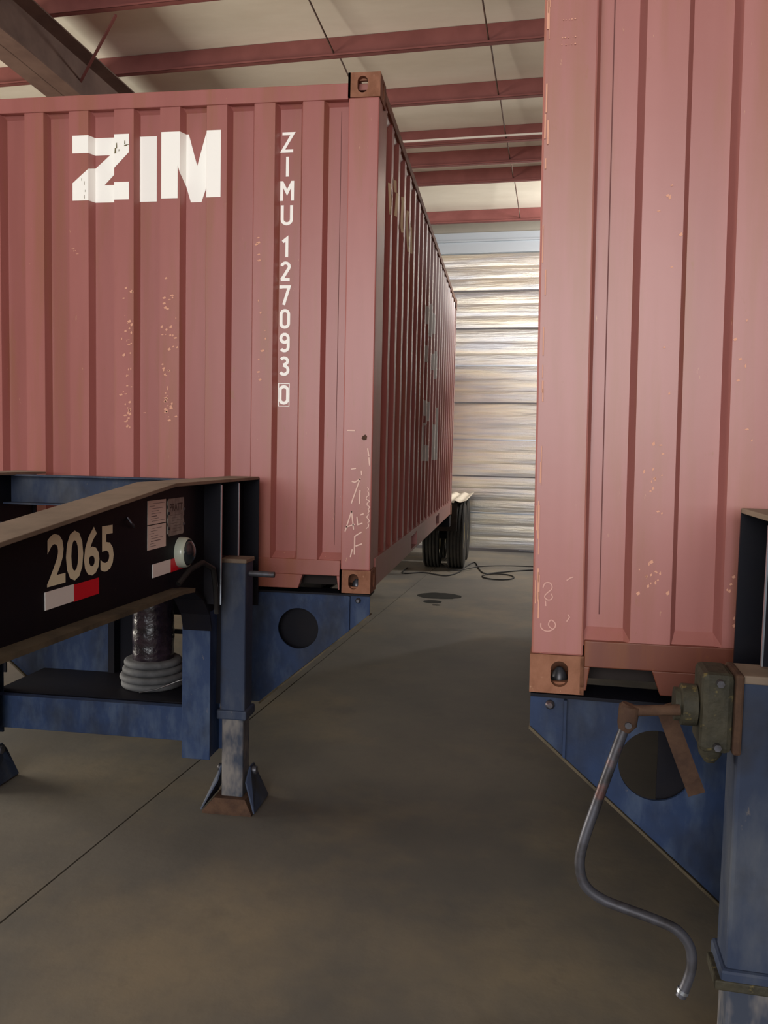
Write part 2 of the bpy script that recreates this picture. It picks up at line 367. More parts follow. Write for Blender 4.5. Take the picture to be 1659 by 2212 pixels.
def container(name, loc, rot, red, rust, sillm, label, group, extras):
    t = empty(name, loc, rot); tag(t, label, 'container', group)
    # corrugated end wall
    xs_ = [-1.08]+[b for b in E_BR if -1.07 < b < 1.07]+[1.08]; z0, z1 = .15, 2.50; led = .03
    p = MB(); n = len(xs_)
    vs = []
    for x in xs_:
        d = end_prof(x)
        vs += [(x, E_OUT, z0), (x, d, z0+led*(1 if d > E_OUT+.01 else .0)+.02), (x, d, z1-led*(1 if d > E_OUT+.01 else 0)-.02), (x, E_OUT, z1)]
    fs = [(4*i+k, 4*(i+1)+k, 4*(i+1)+k+1, 4*i+k+1) for i in range(n-1) for k in range(3)]
    p.add(vs, fs); p.build('end_wall', red, t)
    MB().box(-1.08, 1.08, .08, .084, .1, 2.5).build('inner_lining', DARKIN, t)
    # corrugated side walls
    for s in (1, -1):
        ys_ = [.1]+S_BR+[5.93]; vs = []; n = len(ys_)
        for y in ys_:
            d = side_prof(y) if .2 < y < 5.85 else S_OUT; q = d > S_OUT+.01
            vs += [(s*(CW-S_OUT), y, .12), (s*(CW-d), y, .16+(.05 if q else 0)), (s*(CW-d), y, 2.525-(.05 if q else .01)), (s*(CW-S_OUT), y, 2.54)]
        fs = [(4*i+k, 4*(i+1)+k, 4*(i+1)+k+1, 4*i+k+1) for i in range(n-1) for k in range(3)]
        MB().add(vs, fs).build('side_wall', red, t)
        MB().box(s*CW-s*.002, s*(CW-.06), .17, CL-.17, 2.525, 2.578).build('top_side_rail', rust, t, bevel=.004)
        br = MB(); c1, c2 = CL/2-1.025, CL/2+1.025          # bottom side rail with two fork pockets
        for a, b in ((.17, c1-.18), (c1+.18, c2-.18), (c2+.18, CL-.17)): br.box(s*CW-s*.003, s*(CW-.05), a, b, .012, .165)
        for c_ in (c1, c2):
            br.box(s*CW-s*.003, s*(CW-.05), c_-.18, c_+.18, .135, .165); br.box(s*CW-s*.003, s*(CW-.05), c_-.18, c_+.18, .012, .03)
        br.build('bottom_side_rail', red, t)
    MB().box(-CW+.05, CW-.05, .06, CL-.06, 2.53, 2.562).build('roof_panel', red, t)
    MB().box(-CW+.05, CW-.05, .1, CL-.1, .12, .15).build('floor_deck', DARKIN, t)
    for k in range(18): MB().box(-CW+.05, CW-.05, .35+k*.315, .41+k*.315, .02, .12).build('floor_cross_member', DARKIN, t)
    MB().box(-1.08, 1.08, CL-.05, CL-.01, .12, 2.5).build('rear_doors', red, t)
    # end frame
    MB().box(-1.058, 1.058, .006, .07, 2.468, 2.545).build('front_header', red, t, bevel=.004)
    sill = MB(); q = .871                                   # sill with two notches beside the castings
    prof = [(-1.058, .165), (-1.058, .012), (-q-.18, .012), (-q-.165, .078), (-q+.01, .078), (-q+.04, .02), (-q+.055, .008),
            (q-.055, .008), (q-.04, .02), (q-.01, .078), (q+.165, .078), (q+.18, .012), (1.058, .012), (1.058, .165)]
    pr = [(x, .165) for x in ()]
    # split in convex strips so the notch is a real opening
    sill.box(-1.058, 1.058, .006, .05, .085, .165)
    sill.add([], [])
    sill.prism([(-q+.01, .085), (-q+.035, .012), (q-.035, .012), (q-.01, .085)], 1, .006, .05)
    for s in (1, -1): sill.prism([(s*(q+.19), .085), (s*(q+.175), .085), (s*1.058, .012), (s*1.062, .085)][:0] or [(s*1.04, .085), (s*1.05, .012), (s*1.062, .012), (s*1.062, .085)], 1, .006, .05)
    sill.build('front_sill', sillm, t, bevel=.003)
    MB().box(-1.05, 1.05, .13, .14, .02, .14).build('sill_back', DARKIN, t)
    for s in (1, -1):
        for y0, y1 in ((.004, .11), (CL-.12, CL-.004)):
            MB().box(s*(CW-.004), s*(CW-.158), y0, y1, .118, CH-.118).build('corner_post', red, t, bevel=.006)
        MB().box(s*1.0135, s*1.0165, end_prof(1.015)-.0012, end_prof(1.015)+.001, .24, 2.43).build('panel_seam', SEAM, t)
        for yf in (0, CL):
            for z0 in (0, CH-.118):
                c = MB(); sy = 1 if yf == 0 else -1; th = .028
                xo = s*CW
                c.plate_hole((xo, yf, z0), (-s, 0, 0), (0, 0, 1), (0, sy, 0), .162, .118, th, (.089, .06), .0525, .0795)
                c.plate_hole((xo, yf+sy*th, z0), (0, sy, 0), (0, 0, 1), (-s, 0, 0), .150, .118, th, (.072, .06), .0525, .0795)
                zz = z0 if z0 == 0 else CH-th
                zz = z0+.001 if z0 == 0 else CH-th-.001
                c.plate_hole((xo-s*th, yf+sy*th, zz), (-s, 0, 0), (0, sy, 0), (0, 0, 1), .122, .141, th, (.056, .07), .0635, .115)
                c.box(xo-s*.162, xo-s*.15, yf, yf+sy*.178, z0, z0+.118); c.box(xo, xo-s*.162, yf+sy*.17, yf+sy*.178, z0, z0+.118)
                c.build('corner_casting', rust, t)
    for kind, mm, mb in extras(t):
        if isinstance(mb, list):
            for q in mb: q.build(kind, mm, t)
        else:
            o = mb.build(kind, mm, t)
            if kind in ('flaked_paint', 'wear_mark'): o['kind'] = 'stuff'
    return t
def chalk_end(strokes, wd=.006, mm=None):
    """strokes in container x,z on the corner posts"""
    out = []
    for st in strokes:
        for _ in range(2 if len(st) > 4 and len(st) < 15 else 0):
            q = [st[0]]
            for a, b in zip(st, st[1:]): q += [(a[0]*.75+b[0]*.25, a[1]*.75+b[1]*.25), (a[0]*.25+b[0]*.75, a[1]*.25+b[1]*.75)]
            st = q+[st[-1]]
        mb = MB(); ribbon(mb, st, wd, lambda x, z: (x, .0005, z)); out.append(mb)
    return out
def extras_A(t):
    out = []
    def poly_end(poly):
        mb = MB(); mb.add([(x, 0, z) for x, z in poly], [tuple(range(len(poly)))]); return conform(mb, 0, end_prof, E_BR, .0012)
    def U(x0, x1, z0, z1, pts): return [(x0+(x1-x0)*u, z0+(z1-z0)*v) for u, v in pts]
    Zl = U(-.412, -.098, 2.011, 2.343, [(0, 1), (1, 1), (1, .72), (.5, .27), (1, .27), (1, 0), (0, 0), (0, .27), (.6, .73), (0, .73)])
    Il = U(-.056, .036, 2.010, 2.342, [(0, 1), (1, 1), (1, 0), (0, 0)])
    Ml = U(.079, .399, 2.011, 2.345, [(0, 1), (.28, 1), (.41, 1), (.555, .52), (.70, 1), (1, 1), (1, 0), (.72, 0), (.72, .21), (.63, -.03), (.45, -.03), (.28, .49), (.28, 0), (0, 0)])
    for pl in (Zl, Il, Ml): out.append(('lettering', WHITE, poly_end(pl)))
    chip = []
    for (x, z, a, b) in ((-.165, 2.285, .006, .03), (-.172, 2.26, .01, .03), (-.152, 2.262, .004, .012), (-.115, 2.285, .02, .008), (-.12, 2.3, .006, .02), (-.105, 2.288, .02, .005),
                         (-.345, 2.1, .003, .02), (-.34, 2.06, .003, .012), (-.345, 2.03, .003, .02), (-.36, 2.12, .003, .015)):
        chip.append(MB().add([(x-a/2, end_prof(x)-.0022, z-b/2), (x+a/2, end_prof(x+a/2)-.0022, z-b/2+.002), (x+a/3, end_prof(x)-.0022, z+b/2), (x-a/3, end_prof(x)-.0022, z+b/2-.002)], [(0, 1, 2, 3)]))
    out.append(('decal_chip', CHIP, chip))
    zt, h = 2.337, .0985                                   # vertical container number on a recess floor
    dy = end_prof(.755)-.0012
    zz = zt
    for k, ch in enumerate('ZIMU 127093'):
        if ch == ' ': zz -= .041; continue
        mb = MB(); wd = .0155; cx = .738 if ch.isalpha() else .7345
        wid = {'Z': .56, 'I': .54, 'M': .6, 'U': .54}.get(ch, .5)
        for si, st in enumerate(GL[ch]):
            ribbon(mb, [(cx+(px-wid/2)*h*1.12, zz-h+pz*h) for px, pz in st], wd, lambda x, z: (x, dy-.0005*si, z), cyc=(ch == '0'))
        out.append(('digit' if ch.isdigit() else 'letter', WHITE, mb)); zz -= .1207
    zz -= .027; mb = MB()
    ribbon(mb, [(.7345+(px-.25)*h*1.12, zz-h+pz*h) for px, pz in O_], .0155, lambda x, z: (x, dy, z), cyc=True)
    ribbon(mb, [(.706, zz-h-.009), (.763, zz-h-.009), (.763, zz+.009), (.706, zz+.009)], .004, lambda x, z: (x, dy, z), cyc=True)
    out.append(('digit', WHITE, mb))
    def cp(px, py):                                        # chalk marks measured on the right corner post
        return (CW-(803-px)*.00232, (1284-py)*.0023)
    sc = [[(791, 960), (794, 978)], [(794, 980), (796, 998)], [(757, 1034), (764, 1036), (776, 1028)], [(776, 1026), (766, 1056), (757, 1083)], [(776, 1053), (775, 1084)],
          [(758, 1100), (744, 1146)], [(758, 1100), (763, 1141)], [(746, 1136), (766, 1129)], [(770, 1112), (772, 1130), (783, 1126)], [(778, 1108), (785, 1105)],
          [(781, 1146), (766, 1156), (766, 1197)], [(768, 1178), (783, 1172)], [(761, 1185), (757, 1203)], [(744, 922), (762, 922)], [(755, 1007), (766, 1005)], [(778, 1010), (779, 1020)],
          [(794, 1252), (794, 1266)]]
    out.append(('chalk_writing', CHALK, chalk_end([[cp(*p) for p in s] for s in sc], .0065)))
    sr = random.Random(3); sq = []
    x, z = 796, 1046
    for k in range(22): sq.append(cp(790+sr.random()*9, 1046+k*4.4))
    out.append(('scrape_mark', CHALK, chalk_end([sq], .004)))
    d2 = [cp(779+a, 934+b) for a, b in ((0, 0), (6, -4), (10, 0), (9, 7), (3, 9), (-2, 5))]
    mb = MB(); mb.add([(x, .0004, z) for x, z in d2], [tuple(range(6))]); out.append(('rust_spot', RUSTY, mb))
    # flaked patches on the ribs
    sr = random.Random(5); mb = MB()
    for cx_, cz_, nn, sw, sh in ((-.10, 1.32, 26, .045, .16), (.12, 1.30, 26, .04, .22), (.12, .95, 20, .035, .14), (-.10, .95, 22, .04, .14), (.62, 1.2, 9, .035, .3), (.6, 1.75, 6, .04, .1), (-.4, 1.75, 5, .03, .03)):
        for _ in range(nn):
            x = cx_+sr.gauss(0, .5)*sw; z = cz_+sr.gauss(0, .6)*sh; a = .003+sr.random()*.009; b = .002+sr.random()*.007
            y = end_prof(x)-.0012
            if abs(end_prof(x-a)-end_prof(x+a)) > .001: continue
            mb.add([(x-a, y, z), (x-a*.3, y, z-b), (x+a, y, z-b*.4), (x+a*.5, y, z+b)], [(0, 1, 2, 3)])
    out.append(('flaked_paint', FLAKE, mb))
    # side wall: large stencil strokes, emblem and turned letters, on the ribs
    def sidep(polys, mm, kind):
        for pl in polys:
            mb = MB(); mb.add([(CW, y, z) for y, z in pl], [tuple(range(len(pl)))])
            out.append((kind, mm, conform(mb, 1, side_prof, S_BR, .0015)))
    STROKES = [[(.479, 2.208), (.487, 2.125), (.495, 2.041)], [(.495, 2.041), (.511, 2.11), (.537, 2.184), (.564, 2.258)], [(.746, 2.308), (.75, 2.241)], [(.765, 2.241), (.761, 2.173), (.756, 2.106)],
               [(.816, 2.075), (.827, 2.049)], [(1.065, 2.067), (1.07, 2.04)], [(1.032, 2.3), (1.037, 2.262), (1.033, 2.18), (1.033, 2.118), (1.041, 2.087)],
               [(1.311, 2.296), (1.304, 2.23), (1.311, 2.159), (1.319, 2.095), (1.328, 2.038)], [(1.327, 2.072), (1.336, 2.127), (1.366, 2.187), (1.397, 2.247)], [(1.572, 2.261), (1.577, 2.17), (1.582, 2.088)]]
    for pts in STROKES:
        mb = MB(); ribbon(mb, pts, .022, lambda y, z: (CW, y, z)); out.append(('stencil_stroke', STENCIL, conform(mb, 1, side_prof, S_BR, .002)))
    E = [[(2.442, 1.895), (2.716, 1.934), (2.729, 1.908), (2.995, 2.007), (3.248, 1.976), (3.328, 1.934), (3.528, 1.83), (3.255, 1.79), (3.047, 1.727), (2.791, 1.723), (2.722, 1.79), (2.468, 1.754)],
         [(2.64, 1.625), (2.76, 1.606), (2.78, 1.484), (2.63, 1.477), (2.69, 1.55)], [(3.07, 1.591), (3.338, 1.623), (3.552, 1.674), (3.813, 1.535), (3.579, 1.416), (3.528, 1.418), (3.301, 1.475), (3.062, 1.457)],
         [(2.446, 1.159), (3.007, 1.174), (2.997, 1.01), (2.706, .961), (2.702, .801), (2.997, .799), (2.998, .665), (2.434, .671), (2.438, .942), (2.718, .985), (2.716, 1.04), (2.442, 1.03)],
         [(3.813, 1.173), (3.87, 1.175), (3.89, .672), (3.291, .674), (3.317, 1.002), (3.601, .999)]]
    sidep(E, DECAL2, 'side_emblem')
    return out
def extras_B(t):
    out = []; E_BR = e_br()
    def bp(px, py): return (-CW+(px-1143)*.00139, (1494-py)*.00139)
    sc = [[(1168, 1262), (1172, 1250), (1185, 1250), (1189, 1263), (1178, 1272), (1170, 1282), (1180, 1290), (1190, 1284), (1186, 1274)],
          [(1174, 1290), (1175, 1302)], [(1165, 1340), (1165, 1352), (1180, 1359), (1196, 1350), (1197, 1338), (1185, 1330), (1180, 1345), (1190, 1352)], [(1222, 1318), (1226, 1324), (1220, 1334)], [(1218, 1244), (1226, 1238), (1232, 1236)]]
    out.append(('chalk_writing', CHALKB, chalk_end([[bp(*p) for p in s] for s in sc], .0034)))
    sr = random.Random(9); mb = MB()
    for z in (1.38, 1.36, 1.86, 1.71, 1.76, 1.58, 1.62, 1.66, 1.695, 1.43):     # dotted wear bands on the post
        for k in range(5):
            x = -CW+.055+k*.009+sr.random()*.004; a = .001+sr.random()*.002
            mb.add([(x-a, .0004, z+.55), (x, .0004, z+.55-a), (x+a, .0004, z+.55), (x, .0004, z+.55+a)], [(0, 1, 2, 3)])
    for k in range(26):
        x = -CW+.012+sr.random()*.012; z = .2+sr.random()*1.9; a = .001+sr.random()*.0015; b = .01+sr.random()*.05
        mb.add([(x-a, .0004, z-b), (x+a, .0004, z-b), (x+a, .0004, z+b), (x-a, .0004, z+b)], [(0, 1, 2, 3)])
    out.append(('wear_mark', FLAKE, mb)); mb = MB()
    for cx_, cz_, nn, sw, sh in ((-.86, .36, 16, .04, .05), (-.86, .66, 10, .04, .08), (-.65, .3, 8, .03, .1), (-.86, 1.45, 5, .04, .05), (-.64, 1.0, 8, .03, .3), (-.86, .95, 6, .05, .3)):
        for _ in range(nn):
            x = cx_+sr.gauss(0, .5)*sw; z = cz_+sr.gauss(0, .6)*sh; a = .002+sr.random()*.004; b = .002+sr.random()*.006
            y = end_prof(x)-.0012
            if abs(end_prof(x-a)-end_prof(x+a)) > .001: continue
            mb.add([(x-a, y, z), (x-a*.3, y, z-b), (x+a, y, z-b*.4), (x+a*.5, y, z+b)], [(0, 1, 2, 3)])
    out.append(('flaked_paint', FLAKE, mb))
    return out
FLAKE = mat('flaked_paint', lin(212, 156, 132), .7); CHALKB = mat('faint_chalk', lin(206, 160, 150), .9); STENCIL = mat('cream_stencil', lin(225, 205, 170), .6)
ZC = .964
loc_A = Vector((-1.219, 0, ZC))
container('shipping_container', loc_A, (0, 0, 0), RED_A, RUST_A, SILL_A, 'dull red corrugated container with large white letters and vertical white number on its end', 'shipping containers', extras_A)
BYAWC, BROLL = math.radians(-3.6), math.radians(-.75)
RIB[0], RIB[1] = .2585, .036; E_BR = e_br()
corner = Vector((.766, -1.617, ZC))
RB = Matrix.Rotation(BYAWC, 4, 'Z') @ Matrix.Rotation(BROLL, 4, 'Y')
loc_B = corner + (RB @ Vector((CW, 0, 0)))
container('shipping_container', loc_B, RB.to_euler(), RED_B, RUST_A, SILL_B, 'nearer pinkish red corrugated container cropped by the right edge, without large lettering', 'shipping containers', extras_B)

# ------------------------------------------------------------------ text helper
def text_mb(s, to3, size, bold=.0, sx=1):
    cu = bpy.data.curves.new('t', 'FONT'); cu.body = s; cu.size = size; cu.offset = bold; cu.resolution_u = 3
    o = bpy.data.objects.new('t', cu); C.objects.link(o); dg = bpy.context.evaluated_depsgraph_get(); dg.update()
    me = bpy.data.meshes.new_from_object(o.evaluated_get(dg)); mb = MB()
    mb.v = [tuple(to3(v.co.x*sx, v.co.y)) for v in me.vertices]; mb.f = [tuple(p.vertices) for p in me.polygons]
    wd = max(v.co.x for v in me.vertices)*sx
    bpy.data.objects.remove(o); bpy.data.curves.remove(cu); bpy.data.meshes.remove(me); return mb, wd

# ------------------------------------------------------------------ chassis (centre line x=0, container front at y=0, floor z=0)
def wheel(t, x, y, side):
    R_, W_ = .49, .125
    prof = [(.29, -W_*.8), (.40, -W_), (.455, -W_*.97), (R_-.01, -W_*.86)]
    for k in range(5):
        a = -W_*.80+k*W_*.4; prof += [(R_, a-.008 if k else a), (R_, a+.012)] + ([(R_-.012, a+.014), (R_-.012, a+.026+.008)] if k < 4 else [])
    prof += [(R_-.01, W_*.86), (.455, W_*.97), (.40, W_), (.29, W_*.8)]
    o = MB().lathe(prof, (x, y, R_), 'x', 40, closed=True).build('tyre', RUBBER, t, smooth=True)
    MB().lathe([(.288, -W_*.8), (.288, W_*.78), (.25, W_*.8), (.24, W_*.3), (.10, W_*.2), (.10, -.02), (.24, -.04), (.27, -W_*.8)], (x, y, R_), 'x', 32, closed=True).build('wheel_rim', RIM, o, smooth=True)
def landing_leg(t, s):
    x0, x1 = (s*.60, s*.72); xc = s*.66
    leg = MB().box(x0, x1, -.505, -.385, .45, 1.175).build('landing_leg', GREYBLUE if s < 0 else GREYBLUE, t, bevel=.01)
    MB().box(xc-.064, xc+.064, -.509, -.381, 1.165, 1.185).build('leg_cap', DUST, leg, bevel=.004)
    MB().box(xc-.072, xc+.072, -.517, -.373, .43, .475).build('leg_collar', GREYBLUE, leg, bevel=.008)
    MB().box(xc-.052, xc+.052, -.497, -.393, .05, .44).build('inner_leg', DUSTLEG, leg, bevel=.008)
    sh = MB(); a = [(-.118, -.06), (.118, -.06), (.118, .19), (-.118, .19)]; b = [(-.075, -.02), (.075, -.02), (.075, .15), (-.075, .15)]
    yo = -.445
    sh.add([(xc+p, yo+q, .0) for p, q in a]+[(xc+p, yo+q, .06) for p, q in b]+[(xc+p, yo+q, .01) for p, q in a], [(3,2,1,0), (4,5,6,7), (8,9,5,4), (9,10,6,5), (10,11,7,6), (11,8,4,7), (0,1,9,8), (1,2,10,9), (2,3,11,10), (3,0,8,11)])
    sh.v = [(p[0], p[1]-.065, p[2]) for p in sh.v]; sh.build('foot_plate', RUSTY, leg)
    for q in (-1, 1):
        e = MB(); X_ = xc+q*.066; X2 = xc+q*.124
        e.add([(X2, -.56, .012), (X2, -.33, .012), (X_, -.34, .14), (X_, -.38, .185), (X_, -.44, .185), (X_, -.50, .13),
               (X2+q*.007, -.56, .012), (X2+q*.007, -.33, .012), (X_+q*.007, -.34, .14), (X_+q*.007, -.38, .185), (X_+q*.007, -.44, .185), (X_+q*.007, -.50, .13)],
              [(0,1,2,3,4,5), (11,10,9,8,7,6)]+[(i, (i+1) % 6, 6+(i+1) % 6, 6+i) for i in range(6)])
        e.build('foot_gusset', GREYBLUE, leg)
        MB().lathe([(.016, -.014), (.02, -.01), (.02, .012), (.016, .014)], (xc+q*.082, -.41, .16), 'x', 12).build('foot_pin', STEEL, leg, smooth=True)
    return leg
def chassis(loc, rz, label, side, wheels=True):
    t = empty('container_chassis', loc, (0, 0, rz)); tag(t, label, 'trailer', 'container chassis')
    for s in (1, -1):
        web = [(-.11, 1.54), (-1.17, 1.54), (-2.25, 1.43), (-3.75, 1.25), (-3.75, 1.17), (-2.26, 1.145), (-1.0, 1.125), (-.75, 1.06), (-.63, .95), (-.61, .90), (-.11, .90)]
        beam = MB().prism(web, 0, s*.571, s*.579).build('main_beam', NAVY, t)
        f = MB(); top = [(-.11, 1.54), (-1.17, 1.54), (-2.25, 1.43), (-3.75, 1.25)]
        f.prism(top+[(y, z+.014) for y, z in top[::-1]], 0, s*.50, s*.66); f.build('top_flange', DUST, beam, bevel=.002)
        bot = [(-3.75, 1.17), (-2.26, 1.145), (-1.05, 1.125), (-.93, 1.115)]
        f = MB(); f.prism(bot+[(y-.004, z-.016) for y, z in bot[::-1]], 0, s*.50, s*.645); f.build('bottom_flange', DUSTD, beam)
        bot = [(-.93, 1.115), (-.84, 1.095), (-.72, 1.04), (-.64, .96), (-.612, .88)]
        f = MB(); f.prism(bot+[(y-.004, z-.012) for y, z in bot[::-1]], 0, s*.465, s*.60); f.build('curved_flange', NAVY, beam)
        MB().tube([(s*.50, -.98, 1.085), (s*.40, -.86, 1.06), (s*.38, -.55, 1.05)], .014, 10).build('air_line', DUSTD, beam, smooth=True)
        MB().box(s*.555, s*.66, -.118, -.108, .90, 1.548).build('end_plate', NAVY, beam)
        for yy, zb in ((-.42, 1.19), (-.66, 1.0)):
            MB().box(s*.579, s*.655, yy-.004, yy+.004, zb, 1.54).build('stiffener', NAVY, beam)
            MB().box(s*.655, s*.659, yy-.005, yy+.005, zb+(.0), 1.53).build('edge_glint', CHROME, beam)  # bright strip stands in for light caught by the stiffener edge
        MB().box(s*.579, s*.62, -.50, -.39, .5, 1.15).build('leg_mounting_plate', NAVY, beam)
        # drop post
        post = MB().box(s*.459, s*.592, -.612, -.602, .27, .90).build('drop_post', BLUE, t, bevel=.002)
        MB().box(s*.572, s*.582, -.602, -.45, .27, .95).build('post_web', BLUE, post)
        MB().box(s*.53, s*.605, -.46, -.45, .27, .95).build('rear_post_flange', BLUE, post)
        MB().box(s*.60, s*.604, -.463, -.459, .30, .92).build('post_edge_glint', CHROME, post)  # bright strip as the highlight along the rear flange edge
        MB().bar((s*.60, -.44, .62), (s*.60, -.44, .60), .02, .02).build('weld_tab', STEEL, post)
        landing_leg(t, s)
    cm = MB().box(-.57, .57, -.515, -.505, .315, .475).box(-.57, .57, -.505, -.47, .465, .475).box(-.57, .57, -.505, -.47, .315, .325).build('leg_crossmember', BLUE, t, bevel=.002)
    MB().box(-.58, .58, -.44, .06, .462, .474).build('shelf_plate', NAVY, t)
    neck = MB().box(-.57, .57, -.31, -.30, 1.40, 1.54).box(-.57, .57, -.38, -.30, 1.395, 1.403).box(-.57, .57, -.38, -.30, 1.535, 1.542).build('neck_crossmember', GREYBLUE, t)
    MB().box(-.57, .57, -1.75, -1.74, 1.2, 1.44).build('neck_crossmember', GREYBLUE, t)
    MB().box(-.57, .57, -3.0, -2.99, 1.18, 1.33).build('neck_crossmember', GREYBLUE, t)
    MB().box(-.62, -.20, -.005, .005, .474, .93).build('gusset_panel', BLUE, t)
    MB().box(-.20, -.165, -.02, .08, .474, .93).build('gusset_edge', NAVY, t)
    MB().box(-.165, .13, .05, .06, .474, .93).box(.13, .46, .05, .06, .80, .93).box(.13, .46, .05, .06, .69, .715).build('dark_shelf_backing', NAVY, t)  # dark backing added for the darkness under the container; lowest strip is a bar
    MB().prism([(-.83, .55), (-.62, .38), (-.62, .93), (-.83, .93)], 1, .045, .055).build('side_dark_sheet', NAVY, t)  # added dark sheet, stands for shade beside and behind the wing
    if wheels: MB().box(-1.12, -.84, .045, .055, .42, .93).build('outer_dark_sheet', NAVY, t)  # added dark sheet, covers lit floor where it should be in shade
    if wheels: MB().prism([(1.0, .70), (.60, .38), (.60, .93), (1.0, .93)], 1, .12, .13).build('dark_hole_backing', NAVY, t)  # dark sheet added behind the wing hole so it looks black
    # bolster wings
    for s in (1, -1):
        th = .01; w_ = MB()
        ring = []
        outer = [(1.215, .948), (1.215, .853), (.70, .42), (.632, .36), (.50, .36), (.50, .948)]
        hc = (.838, .762); rad = .108; n = 40; inner = [(hc[0]+rad*math.cos(2*math.pi*k/n), hc[1]+rad*math.sin(2*math.pi*k/n)) for k in range(n)]
        def hit(t_):
            dx, dz = math.cos(t_), math.sin(t_); best = None
            for (ax_, az), (bx, bz) in zip(outer, outer[1:]+outer[:1]):
                ex, ez = bx-ax_, bz-az; den = dx*ez-dz*ex
                if abs(den) < 1e-9: continue
                u = ((ax_-hc[0])*ez-(az-hc[1])*ex)/den; v = ((ax_-hc[0])*dz-(az-hc[1])*dx)/den
                if u > 0 and -1e-6 <= v <= 1+1e-6 and (best is None or u < best): best = u
            return [hc[0]+dx*best, hc[1]+dz*best]
        out_ = [hit(2*math.pi*k/n) for k in range(n)]
        for c_ in outer:
            k = min(range(n), key=lambda k: (out_[k][0]-c_[0])**2+(out_[k][1]-c_[1])**2); out_[k] = list(c_)
        vs = [(s*x, y, z) for y in (.02, .03) for rg in (inner, out_) for x, z in rg]; fs = []
        for k in range(n):
            j = (k+1) % n; fs += [(k, n+k, n+j, j), (2*n+k, 2*n+j, 3*n+j, 3*n+k), (k, j, 2*n+j, 2*n+k), (n+k, 3*n+k, 3*n+j, n+j)]
        wing = MB().add(vs, fs).build('bolster_wing', BLUE, t)
        MB().bar((s*1.215, .045, .849), (s*.632, .045, .352), .07, .008).build('lower_flange', DUSTD, wing)
        MB().box(s*.5, s*1.215, .01, .16, .948, .958).build('upper_flange', NAVY, wing)
        MB().prism([(s*1.105, .945), (s*1.113, .945), (s*1.113, .77), (s*1.105, .763)], 1, .0, .02).build('wing_stiffener', BLUE, wing)
        MB().lathe([(.008, -.02), (.014, -.012), (.014, -.002)], (s*1.155, .02, .925), 'y', 12).build('bolt', STEEL, wing, smooth=True)
        MB().lathe([(.026, 0), (.026, .03), (.02, .05), (.008, .065)], (s*(CW-.089), .1, .958), 'z', 12).build('twist_lock', STEEL, wing, smooth=True)
    for s in (1, -1):
        d = MB(); d.box(s*.44, s*.448, 0, 8.7, .60, .93).box(s*.38, s*.51, 0, 8.7, .93, .942).box(s*.38, s*.51, 0, 8.7, .59, .60)
        d.build('deck_rail', NAVY, t)
    for k in range(6): MB().box(-.44, .44, .6+k*1.5, .66+k*1.5, .68, .85).build('deck_crossmember', NAVY, t)
    MB().box(-1.21, 1.21, 5.85, 6.05, .82, .955).build('rear_bolster', NAVY, t)
    if wheels:
        for yy in (8.32, 9.4):
            for xx in (.80, 1.16): wheel(t, xx, yy, 1)
            MB().lathe([(.06, -1.1), (.06, 1.1)], (0, yy, .49), 'x', 16).build('axle', NAVY, t, smooth=True)
        # corrugated fender over the twin wheels
        pts = []; n = 40
        for i in range(n+1):
            x = .70+.62*i/n; pts.append((x, 1.04+.012*math.cos(i/n*math.pi*8)))
        MB().prism(pts+[(x, z+.006) for x, z in pts[::-1]], 1, 7.45, 10.15).build('fender', FENDER, t)
        MB().box(.66, 1.20, 7.5, 7.53, .62, 1.02).build('mud_flap', RUBBER, t)
        MB().box(.66, .70, 7.45, 10.15, .8, 1.04).build('fender_bracket', NAVY, t)
    return t
ch1 = chassis((-1.219, 0, 0), 0, 'dark blue container chassis with unit number 2065 in cream on its gooseneck beam', 1)
# markings of the first chassis
XF = .5795
def onweb(mb_pts): return mb_pts
mbt, wd = text_mb('2065', lambda x, y: (0, 0, 0), .165, .004)
k_ = .415/wd
mbt, wd = text_mb('2065', lambda x, y: (XF+.001, -1.93+x*k_, 1.276+y*k_*.98), .165, .004)
mbt.build('unit_number', CREAM, ch1)
def webbox(name, y0, y1, z0, z1, mm, th=.002, par=None): return MB().box(XF, XF+th, y0, y1, z0, z1).build(name, mm, par or ch1)
webbox('reflective_tape', -1.94, -1.779, 1.205, 1.258, TAPEW); webbox('reflective_tape', -1.779, -1.62, 1.203, 1.256, TAPER)
webbox('reflective_tape', -1.203, -1.035, 1.193, 1.245, TAPEW); webbox('reflective_tape', -1.035, -.88, 1.192, 1.244, TAPER)
sr = random.Random(2)
for z0, z1 in ((1.398, 1.488), (1.303, 1.394)):
    pl = webbox('information_label', -1.247, -1.082, z0, z1, PAPER, .002)
    ln = MB()
    for k in range(8):
        zz = z1-.012-k*.0095; a = -1.235+sr.random()*.03; b = a+.04+sr.random()*.08
        ln.box(XF+.002, XF+.0024, a, b, zz-(.0008 if k != 5 else .002), zz+.0008)
    ln.build('label_print', INK, pl)
sc_ = []
for i in range(15): sc_.append((-1.067+.166*i/14, 1.487))
poly = [(-1.055, 1.487), (-.905, 1.487)]
for z in (1.45, 1.415, 1.38): poly += [(-.901, z+.012), (-.901, z), (-.908, z-.006), (-.908, z-.012)]
poly += [(-.903, 1.345), (-.912, 1.338), (-1.05, 1.338), (-1.067, 1.35)]
for z in (1.375, 1.41, 1.445): poly += [(-1.067, z), (-1.061, z+.006), (-1.061, z+.012), (-1.067, z+.018)]
poly += [(-1.067, 1.477)]
pl = MB().prism(poly, 0, XF, XF+.003).build('maker_plate', PLATE, ch1)
mbt, wd = text_mb('PRATT', lambda x, y: (0, 0, 0), .04, .001)
k_ = .13/wd
mbt, wd = text_mb('PRATT', lambda x, y: (XF+.0036, -1.05+x*k_, 1.437+y*k_*.95), .04, .001); mbt.build('plate_lettering', EMB, pl)
ln = MB()
